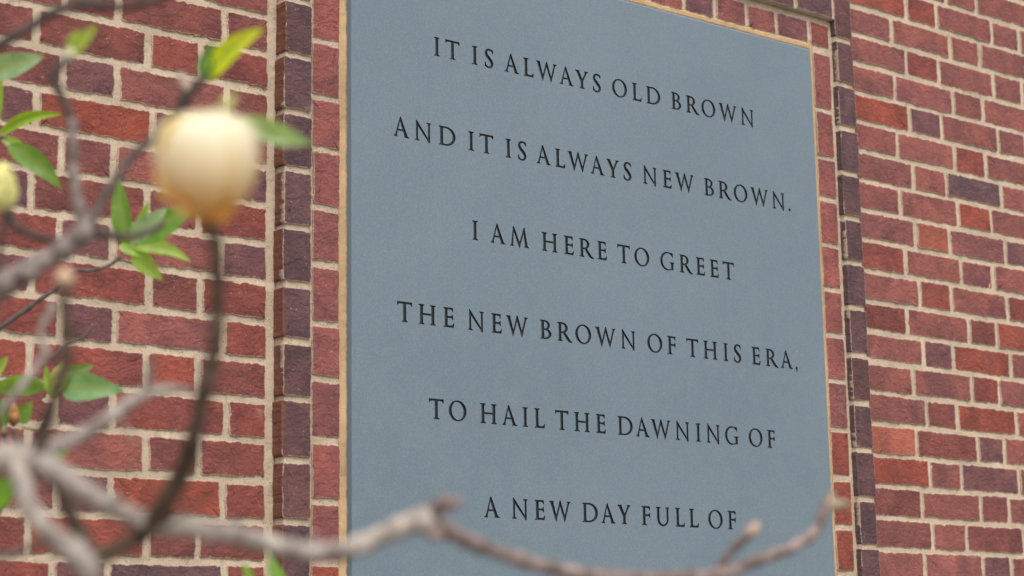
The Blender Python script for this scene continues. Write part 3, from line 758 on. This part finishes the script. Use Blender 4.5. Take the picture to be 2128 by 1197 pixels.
# letter cuts: floor and walls of each carved letter; alike letters share one mesh
LM = {}
for ch in LW:
    loops = GL[ch]; vv, ff = cdt(loops, lambda x, y: even_odd(loops, x, y))
    LV = [(p.x * MM, CUT * MM, p.y * MM) for p in vv]; LF = [tuple(f) for f in ff]
    for l in loops:
        k = len(LV); n = len(l)
        for x, y in l: LV.append((x * MM, 0, y * MM))
        for x, y in l: LV.append((x * MM, CUT * MM, y * MM))
        for i in range(n):
            j = (i + 1) % n; LF.append((k + i, k + j, k + n + j, k + n + i))
    mm_ = bpy.data.meshes.new('letter'); mm_.from_pydata(LV, [], LF); mm_.materials.append(M_INK); mm_.materials.append(M_FLOOR); mm_.polygons.foreach_set('material_index', [1 if i < len(ff) else 0 for i in range(len(LF))]); mm_.update(); LM[ch] = mm_
for zb, lets in LINES:
    for ch, a, b in lets:
        o = bpy.data.objects.new('letter', LM[ch]); COL.objects.link(o)
        o.location = (((a + b) / 2 - LW[ch] / 2) * MM, YF * MM, zb * MM); o.parent = plaque
        o.matrix_parent_inverse = Matrix.Translation(plaque.location).inverted()

# ------------------------------------------------------------------ magnolia tree in front of the wall
tree = empty('magnolia_tree', at(-420, 4400, 1.55), 'magnolia with bare grey twigs, young green leaves and one large cream-yellow bud before the wall', 'tree')
tree.location.z = GZ
def spline(pts, n=6):
    out = []
    for i in range(len(pts) - 1):
        p0 = pts[max(0, i - 1)]; p1 = pts[i]; p2 = pts[i + 1]; p3 = pts[min(len(pts) - 1, i + 2)]
        for k in range(n):
            t = k / n
            out.append([0.5 * ((2 * b) + (c - a) * t + (2 * a - 5 * b + 4 * c - d) * t * t + (3 * b - a - 3 * c + d) * t ** 3) for a, b, c, d in zip(p0, p1, p2, p3)])
    out.append(list(pts[-1])); return out
def tube(name, pts, color, seed=0, parent=tree, seg=10, n=6, knob=0.10, world=False, tip=True):
    """pts: (px, py, depth, width in px) or world (x,y,z,radius)"""
    if not world:
        pts = [(a, b, (2.45 + (d - 1.95) * 0.9) if d > 1.9 else d, wpx * 0.92) for a, b, d, wpx in pts]
        pts = [(*at(a, b, d), wpx / 2 * d / FPX) for a, b, d, wpx in pts]
    S = spline(pts, n); rg = random.Random(seed + 100)
    V, F = [], []; prevu = None
    for i, s in enumerate(S):
        p = Vector(s[:3]); d = Vector(S[min(i + 1, len(S) - 1)][:3]) - Vector(S[max(i - 1, 0)][:3]); d.normalize()
        u = prevu if prevu is not None else Vector((0.3, 0.2, 0.9)); u = (u - d * u.dot(d)).normalized(); prevu = u; v = d.cross(u)
        kn = 1 + knob * math.sin(i * 1.9 + seed) * rg.uniform(0.3, 1) + (0.16 if (i % n == 0 and knob > 0) else 0.0)
        p = p + (u * rg.uniform(-1, 1) + v * rg.uniform(-1, 1)) * s[3] * (0.10 if knob > 0 else 0.0)
        for k in range(seg):
            a = 2 * math.pi * k / seg; r = max(s[3], 1e-4) * kn * (1 + rg.uniform(-0.10, 0.10))
            V.append(p + (u * math.cos(a) + v * math.sin(a)) * r)
    m_ = len(S)
    for i in range(m_ - 1):
        for k in range(seg):
            j = (k + 1) % seg; F.append((i * seg + k, i * seg + j, (i + 1) * seg + j, (i + 1) * seg + k))
    for e, idx in ((0, 0), (1, m_ - 1)):
        c = len(V); p = Vector(S[idx][:3]); q_ = Vector(S[min(1, m_ - 1) if e == 0 else m_ - 2][:3]); V.append(p + (p - q_).normalized() * S[idx][3] * 0.7)
        for k in range(seg):
            j = (k + 1) % seg; F.append((idx * seg + j, idx * seg + k, c) if e == 0 else (idx * seg + k, idx * seg + j, c))
    o = mesh_obj(name, V, F, M_BARK, parent, smooth=True); o.color = (*color, 1); return o
PALE = (0.375, 0.325, 0.285); GREY = (0.27, 0.225, 0.20); DARK = (0.085, 0.064, 0.054); BROWN = (0.10, 0.068, 0.045); TAN = (0.48, 0.34, 0.22)
D1 = 1.42
br = [
 # grey limb entering low on the left, two forks at its node
 ('branch', [(-260, 900, 1.62, 80), (-120, 720, 1.62, 68), (-20, 612, 1.6, 62), (60, 560, 1.6, 52), (130, 520, 1.6, 46), (182, 478, 1.6, 50)], GREY),
 ('branch', [(182, 478, 1.6, 36), (200, 440, 1.62, 22), (232, 385, 1.65, 20), (275, 325, 1.68, 19), (328, 277, 1.7, 18), (365, 238, 1.7, 19), (385, 205, 1.7, 26), (405, 180, 1.7, 22), (428, 160, 1.7, 12)], DARK),
 ('branch', [(180, 482, 1.6, 36), (163, 425, 1.6, 30), (154, 370, 1.6, 25), (150, 300, 1.6, 24), (151, 250, 1.6, 25)], GREY),
 ('branch', [(151, 262, 1.6, 20), (140, 228, 1.6, 19), (122, 190, 1.6, 20), (110, 158, 1.6, 22), (122, 140, 1.6, 20), (136, 126, 1.6, 15)], DARK),
 ('branch', [(184, 480, 1.6, 34), (225, 488, 1.62, 22), (270, 492, 1.66, 17), (310, 482, 1.7, 15), (338, 466, 1.72, 18)], DARK),
 ('branch', [(178, 486, 1.6, 26), (130, 500, 1.62, 20), (80, 494, 1.64, 19), (40, 476, 1.66, 19), (18, 446, 1.66, 20), (10, 425, 1.66, 20)], DARK),
 # upper dark bough
 ('branch', [(-260, 300, 1.55, 40), (-120, 170, 1.52, 30), (0, 92, 1.5, 25), (55, 62, 1.5, 24), (105, 30, 1.5, 24), (165, 6, 1.5, 27), (210, 12, 1.5, 22), (262, 14, 1.48, 20), (330, -4, 1.46, 20), (420, -40, 1.45, 16)], DARK),
 # flower stalk running down to the lower fork
 ('branch', [(436, 440, 1.2, 30), (446, 500, 1.2, 32), (452, 580, 1.21, 34), (449, 690, 1.22, 35), (438, 765, 1.23, 36), (430, 800, 1.23, 42), (406, 890, 1.24, 38), (393, 945, 1.26, 44), (352, 1030, 1.28, 46), (306, 1098, 1.3, 42), (262, 1130, 1.3, 38), (190, 1165, 1.3, 44)], BROWN),
 # junction low on the left and the long bough crossing the foot of the plaque
 ('branch', [(-300, 1060, 1.34, 84), (-150, 1010, 1.32, 72), (-40, 968, 1.3, 70), (36, 952, 1.3, 78), (90, 964, 1.3, 66), (150, 1004, 1.3, 50), (225, 1050, 1.3, 46), (300, 1084, 1.3, 46), (390, 1096, 1.3, 46), (500, 1116, 1.3, 45), (610, 1142, 1.31, 46), (700, 1146, 1.32, 46), (760, 1128, 1.33, 46), (820, 1100, 1.34, 48), (880, 1082, 1.35, 60), (905, 1088, 1.36, 50)], PALE),
 ('branch', [(890, 1084, 1.35, 40), (905, 1062, 1.35, 34), (928, 1046, 1.34, 32), (952, 1046, 1.33, 20)], (0.26, 0.185, 0.155)),
 ('branch', [(895, 1078, 1.36, 40), (935, 1104, 1.38, 40), (1000, 1136, 1.4, 36), (1080, 1162, 1.44, 34), (1180, 1188, 1.48, 32), (1300, 1202, 1.52, 32), (1400, 1202, 1.56, 32), (1500, 1192, 1.6, 32), (1570, 1166, 1.62, 28), (1640, 1140, 1.64, 26), (1690, 1108, 1.66, 25), (1712, 1068, 1.66, 24), (1722, 1050, 1.66, 22)], (0.27, 0.205, 0.185)),
 ('branch', [(1490, 1196, 1.6, 26), (1506, 1164, 1.6, 20), (1532, 1134, 1.6, 20), (1556, 1112, 1.6, 19)], (0.15, 0.11, 0.10)),
 # limb dropping from the junction
 ('branch', [(30, 955, 1.3, 40), (42, 1000, 1.28, 46), (66, 1060, 1.27, 46), (100, 1106, 1.26, 46), (150, 1146, 1.26, 60), (192, 1192, 1.26, 54)], PALE),
 ('branch', [(150, 1138, 1.28, 22), (90, 1128, 1.3, 17), (30, 1152, 1.32, 17), (-60, 1160, 1.34, 18), (-180, 1120, 1.36, 20)], GREY),
 ('branch', [(70, 948, 1.3, 40), (130, 922, 1.33, 36), (190, 892, 1.36, 34), (250, 850, 1.4, 30), (300, 818, 1.42, 26), (350, 808, 1.44, 20), (396, 812, 1.45, 12)], PALE),
 ('branch', [(306, 816, 1.42, 20), (310, 780, 1.42, 16), (314, 742, 1.42, 10)], GREY),
 ('branch', [(84, 956, 1.34, 40), (124, 1004, 1.33, 36), (144, 1060, 1.32, 34), (168, 1112, 1.31, 36), (196, 1164, 1.3, 40)], BROWN),
 # short dark upright shoot
 ('branch', [(78, 950, 1.3, 34), (98, 880, 1.29, 28), (122, 800, 1.28, 28), (138, 745, 1.28, 30), (138, 690, 1.28, 24), (134, 640, 1.28, 24), (133, 590, 1.28, 26)], BROWN),
 ('branch', [(134, 742, 1.28, 18), (112, 744, 1.3, 14), (92, 752, 1.34, 12)], DARK),
 ('branch', [(-40, 896, 1.5, 26), (10, 846, 1.5, 17), (48, 798, 1.5, 17), (84, 752, 1.5, 18), (96, 734, 1.5, 17), (84, 700, 1.5, 14), (90, 672, 1.5, 14), (108, 648, 1.5, 15)], PALE),
 # finer, farther twigs
 ('branch', [(-180, 800, 2.3, 20), (-60, 716, 2.3, 12), (0, 680, 2.3, 10), (58, 641, 2.3, 13), (66, 634, 2.3, 10), (116, 600, 2.3, 9), (150, 565, 2.3, 9), (190, 562, 2.3, 8), (225, 552, 2.3, 8), (250, 534, 2.3, 9)], (0.12, 0.10, 0.10)),
 ('branch', [(58, 960, 2.1, 16), (78, 905, 2.1, 10), (96, 868, 2.1, 11), (106, 838, 2.1, 11)], (0.06, 0.05, 0.052)),
 ('branch', [(52, 956, 2.1, 10), (36, 924, 2.1, 8), (26, 898, 2.1, 7)], (0.07, 0.05, 0.048)),
 ('branch', [(30, 960, 2.1, 10), (18, 930, 2.1, 9), (8, 903, 2.1, 9)], (0.07, 0.05, 0.048)),
 ('branch', [(-50, 1140, 2.0, 14), (0, 1062, 2.0, 11), (20, 1030, 2.0, 10), (36, 1008, 2.0, 9)], (0.12, 0.10, 0.10)),
 ('branch', [(330, 1092, 1.15, 16), (385, 1062, 1.12, 12), (425, 1036, 1.1, 11), (460, 1006, 1.08, 8)], BROWN),
 ('branch', [(470, 1110, 1.32, 20), (484, 1090, 1.32, 22), (496, 1080, 1.32, 16)], DARK),
 ('branch', [(14, 448, 1.66, 14), (4, 500, 1.66, 11), (-2, 560, 1.66, 11), (6, 596, 1.66, 9)], DARK),
 ('branch', [(58, 940, 1.7, 12), (34, 905, 1.7, 9), (6, 888, 1.72, 8), (-40, 880, 1.74, 9)], BROWN),
 ('branch', [(108, 748, 2.1, 8), (130, 720, 2.1, 6), (168, 704, 2.1, 6), (196, 676, 2.1, 5)], (0.14, 0.11, 0.10)),
 ('branch', [(250, 852, 1.4, 12), (262, 892, 1.4, 8), (286, 916, 1.4, 7)], GREY),
 ('branch', [(640, 1146, 1.31, 16), (652, 1122, 1.31, 11), (648, 1104, 1.31, 8)], GREY),
 ('branch', [(-160, 330, 1.95, 18), (-60, 305, 1.95, 10), (0, 284, 1.95, 9), (14, 288, 1.95, 7)], (0.20, 0.20, 0.10)),
]
for i, (nm, pts, c) in enumerate(br): tube(nm, pts, c, seed=i)
# pale bud-scale scars at twig ends
def bud(pxa, pya, pxb, pyb, d, wpx, color, name='bud'):
    if d > 1.9: d = 2.45 + (d - 1.95) * 0.9
    a = at(pxa, pya, d); b = at(pxb, pyb, d); r = wpx / 2 * d / FPX
    pts = [(*a.lerp(b, t), r * k) for t, k in ((0, 0.45), (0.2, 0.9), (0.45, 1.0), (0.7, 0.8), (0.9, 0.4), (1.0, 0.12))]
    return tube(name, pts, color, seed=3, knob=0.0, world=True, n=3)
bud(134, 600, 136, 556, 1.28, 42, TAN); bud(1552, 1118, 1578, 1084, 1.6, 28, (0.42, 0.31, 0.25)); bud(1712, 1068, 1732, 1020, 1.66, 24, (0.36, 0.27, 0.2))
bud(1722, 1052, 1770, 1046, 1.66, 20, (0.36, 0.33, 0.22)); bud(1488, 1202, 1506, 1178, 1.6, 34, (0.5, 0.38, 0.31)); bud(138, 132, 150, 98, 1.62, 26, (0.55, 0.52, 0.36))
bud(396, 196, 372, 150, 1.7, 26, (0.40, 0.32, 0.24)); bud(104, 652, 112, 628, 1.5, 18, PALE)
bud(6, 436, 8, 338, 1.66, 58, (0.85, 0.82, 0.30)); bud(28, 884, 30, 838, 2.1, 24, (0.40, 0.20, 0.07)); bud(112, 826, 132, 748, 2.1, 40, (0.34, 0.32, 0.09))
bud(890, 1098, 918, 1120, 1.35, 34, (0.44, 0.33, 0.28)); bud(448, 246, 490, 196, 1.24, 26, (0.50, 0.50, 0.18)); bud(8, 906, 10, 880, 2.1, 14, (0.35, 0.30, 0.15))

def leaf(base, tip, d, wpx, color, fold=0.35, curl=0.15, roll=0.0, dt=None, name='leaf', blunt=1.0, bend=0.0):
    """base/tip in pixels at depth d; thin folded blade facing roughly the camera, turned by roll"""
    if d > 1.9: d = 2.45 + (d - 1.95) * 0.9; dt = None
    a = at(*base, d); b = at(*tip, dt or d); ax = (b - a); L = ax.length; ax.normalize()
    view = (CP - (a + b) / 2).normalized(); sd_ = ax.cross(view).normalized(); nr = sd_.cross(ax).normalized()
    c_, s_ = math.cos(roll), math.sin(roll); sd2 = sd_ * c_ + nr * s_; nr2 = nr * c_ - sd_ * s_
    W = wpx / 2 * d / FPX; V, F, A = [], [], []; n = 14
    for i in range(n + 1):
        t = i / n; w_ = W * (math.sin(math.pi * min(1, t ** (0.82 / blunt))) ** 0.8) * (1 - 0.15 * t) + W * 0.03
        cen = a + ax * (L * t) + nr2 * (-curl * L * (t - 0.4) ** 2) + sd2 * (bend * L * math.sin(math.pi * t))
        for k, u in enumerate((-1, -0.5, 0, 0.5, 1)):
            wav = 0.05 * W * math.sin(9 * t + 2 * u)
            V.append(cen + sd2 * (w_ * u) + nr2 * (abs(u) ** 1.3 * fold * w_ + wav)); A.append(1.0 if u == 0 else 0.0)
    for i in range(n):
        for k in range(4):
            q_ = i * 5 + k; F.append((q_, q_ + 1, q_ + 6, q_ + 5))
    o = mesh_obj(name, V, F, M_LEAF, tree, smooth=True, attr={'rib': A}); o.color = (*color, 1); return o
G1 = (0.21, 0.42, 0.07); G2 = (0.40, 0.62, 0.10); GP = (0.34, 0.50, 0.27); GD = (0.10, 0.27, 0.05)
leaf((424, 172), (440, 84), 1.7, 38, (0.10, 0.28, 0.05), roll=0.6)
leaf((430, 168), (550, 58), 1.7, 44, (0.80, 0.90, 0.015), fold=0.2, bend=-0.10)
leaf((428, 150), (500, 92), 1.71, 26, (0.62, 0.80, 0.03), fold=0.2, roll=-0.4)
leaf((138, 118), (200, 52), 1.62, 34, (0.46, 0.58, 0.06), roll=0.3)
leaf((140, 112), (160, 62), 1.62, 26, (0.50, 0.62, 0.22), roll=-0.2)
leaf((500, 244), (648, 300), 1.5, 48, (0.48, 0.70, 0.34), fold=0.35, roll=-0.1, bend=0.03)
# leaf cluster beside the bud
leaf((262, 512), (244, 368), 2.05, 44, G1, roll=0.3); leaf((266, 508), (312, 418), 2.05, 26, G2, roll=-0.5)
leaf((272, 500), (402, 430), 2.0, 62, G1, fold=0.25); leaf((268, 506), (345, 432), 1.95, 44, GP, fold=0.3, roll=0.3)
leaf((278, 514), (396, 540), 2.05, 34, G2, fold=0.5, roll=0.5, bend=-0.08); leaf((246, 510), (302, 532), 2.05, 26, G2, roll=0.4)
leaf((276, 526), (338, 582), 2.05, 40, G2, fold=0.2, blunt=1.3)
# leaves at the left edge
leaf((-40, 150), (90, 114), 1.95, 58, GP, fold=0.3, roll=0.3, bend=0.04); leaf((-8, 262), (2, 130), 2.0, 34, G2, roll=0.7)
leaf((-6, 284), (130, 238), 2.1, 26, (0.36, 0.60, 0.03), fold=0.5, bend=-0.12); leaf((4, 290), (54, 304), 2.1, 22, G2, roll=0.3)
leaf((16, 300), (128, 392), 2.05, 46, G1, fold=0.35, bend=-0.06, blunt=1.1)
# lower left cluster
leaf((96, 800), (-22, 812), 2.1, 48, G1, fold=0.45, roll=0.4, bend=0.08); leaf((120, 792), (194, 758), 2.15, 36, (0.22, 0.36, 0.11), roll=0.2)
leaf((128, 806), (256, 812), 2.0, 62, (0.24, 0.46, 0.19), fold=0.3, roll=0.15, bend=-0.03, blunt=1.35); leaf((108, 826), (94, 760), 2.05, 22, G2, roll=0.5)
leaf((108, 828), (150, 770), 2.0, 26, (0.30, 0.36, 0.08), roll=0.6); leaf((34, 876), (66, 836), 2.15, 40, G1, blunt=1.3); leaf((6, 890), (6, 826), 2.15, 34, GD, roll=0.2)
leaf((-30, 790), (16, 742), 2.2, 30, G2); leaf((-40, 1060), (38, 990), 1.8, 56, (0.20, 0.48, 0.02), fold=0.2); leaf((100, 952), (144, 934), 1.8, 24, G2)
leaf((28, 884), (134, 910), 2.15, 5, (0.30, 0.30, 0.12), fold=0.1)
leaf((572, 1290), (502, 1168), 1.9, 34, (0.34, 0.60, 0.09), roll=0.3); leaf((600, 1290), (560, 1150), 1.9, 44, (0.30, 0.56, 0.10), roll=-0.3)

# the closed bud
fc_b, fc_t = at(428, 462, 1.2), at(436, 226, 1.2)
axis = (fc_t - fc_b); FL_ = axis.length; axis.normalize()
vw = (CP - fc_b).normalized(); fu = (vw - axis * vw.dot(axis)).normalized(); fv = axis.cross(fu)
RM = 106 * 1.2 / FPX
prof = [(0, 0.22), (0.06, 0.40), (0.14, 0.60), (0.25, 0.80), (0.4, 0.95), (0.55, 1.0), (0.7, 0.99), (0.82, 0.93), (0.92, 0.74), (0.98, 0.42), (1.0, 0.05)]
def prad(t):
    for (a, ra), (b, rb) in zip(prof, prof[1:]):
        if t <= b: return ra + (rb - ra) * (t - a) / (b - a)
    return 0.05
flower = None
core_v, core_f = [], []
for i in range(13):
    t = i / 12
    for k in range(20):
        a = 2 * math.pi * k / 20; core_v.append(fc_b + axis * (FL_ * t * 0.97) + (fu * math.cos(a) + fv * math.sin(a)) * RM * prad(t) * 0.90)
for i in range(12):
    for k in range(20): j = (k + 1) % 20; core_f.append((i * 20 + k, i * 20 + j, (i + 1) * 20 + j, (i + 1) * 20 + k))
core_f += [tuple(range(20))[::-1], tuple(240 + k for k in range(20))]
flower = mesh_obj('flower', core_v, core_f, M_TEPAL, tree, smooth=True, attr={'rise': [i / 12 for i in range(13) for _ in range(20)]})
for q_ in range(7):
    a0 = q_ * 2 * math.pi / 7 * 3 + 0.5; half = 0.70 + 0.1 * (q_ % 2); off = 0.90 + 0.03 * ((q_ * 3) % 7)
    V, F, A = [], [], []
    for i in range(15):
        t = 0.02 + 0.98 * i / 14; hw_ = half * (1 - 0.75 * max(0, (t - 0.72) / 0.28) ** 1.6) * (0.55 + 0.45 * min(1, t / 0.3))
        for k in range(9):
            u = -1 + k / 4; a = a0 + hw_ * u
            lift = off + 0.05 * abs(u) ** 2 + (0.16 * max(0, t - 0.8) / 0.2 if q_ % 2 else 0)
            V.append(fc_b + axis * (FL_ * t * (1.0 - 0.03 * (q_ % 3))) + (fu * math.cos(a) + fv * math.sin(a)) * RM * prad(min(1, t)) * lift); A.append(t)
    for i in range(14):
        for k in range(8): z = i * 9 + k; F.append((z, z + 1, z + 10, z + 9))
    tp = mesh_obj('tepal', V, F, M_TEPAL, flower, smooth=True, attr={'rise': A})
# brown bud scales at its foot and a loose one on the left
for (a, b, wd_) in (((420, 452), (340, 396), 32), ((440, 462), (492, 420), 34)):
    o = leaf(a, b, 1.166, wd_, (0.60, 0.22, 0.03), fold=0.4, name='bud_scale')
o = leaf((338, 322), (368, 238), 1.175, 34, (0.88, 0.62, 0.16), fold=0.3, name='bud_scale')
o = leaf((352, 424), (330, 320), 1.18, 34, (0.92, 0.62, 0.22), fold=0.3, name='bud_scale')

# unseen left and below: the boughs gather into limbs and a trunk
lim = at(-300, 1060, 1.34); foot_ = Vector(tree.location)
def wp(v, r): return (v.x, v.y, v.z, r)
hub = Vector((foot_.x, foot_.y, -2.0))
tube('trunk', [(foot_.x, foot_.y, GZ - 0.05, 0.075), (foot_.x + 0.02, foot_.y, -2.5, 0.06), (hub.x, hub.y, hub.z, 0.052), (hub.x - 0.01, hub.y, -1.85, 0.045)], (0.24, 0.20, 0.18), world=True, seg=14)
for tgt, r in (((-300, 1060, 1.34), 0.013), ((-260, 900, 1.62), 0.015), ((-260, 300, 1.55), 0.009), ((-180, 800, 2.765), 0.007), ((-160, 330, 2.45), 0.006), ((-50, 1140, 2.495), 0.005), ((-40, 896, 1.5), 0.006)):
    e = at(*tgt); mid = hub.lerp(e, 0.5) + Vector((-0.06, 0.02, -0.05))
    tube('branch', [wp(hub + Vector((0, 0, 0.02)), 0.03), wp(mid, (0.03 + r) / 2), wp(e, r)], (0.30, 0.25, 0.23), world=True)
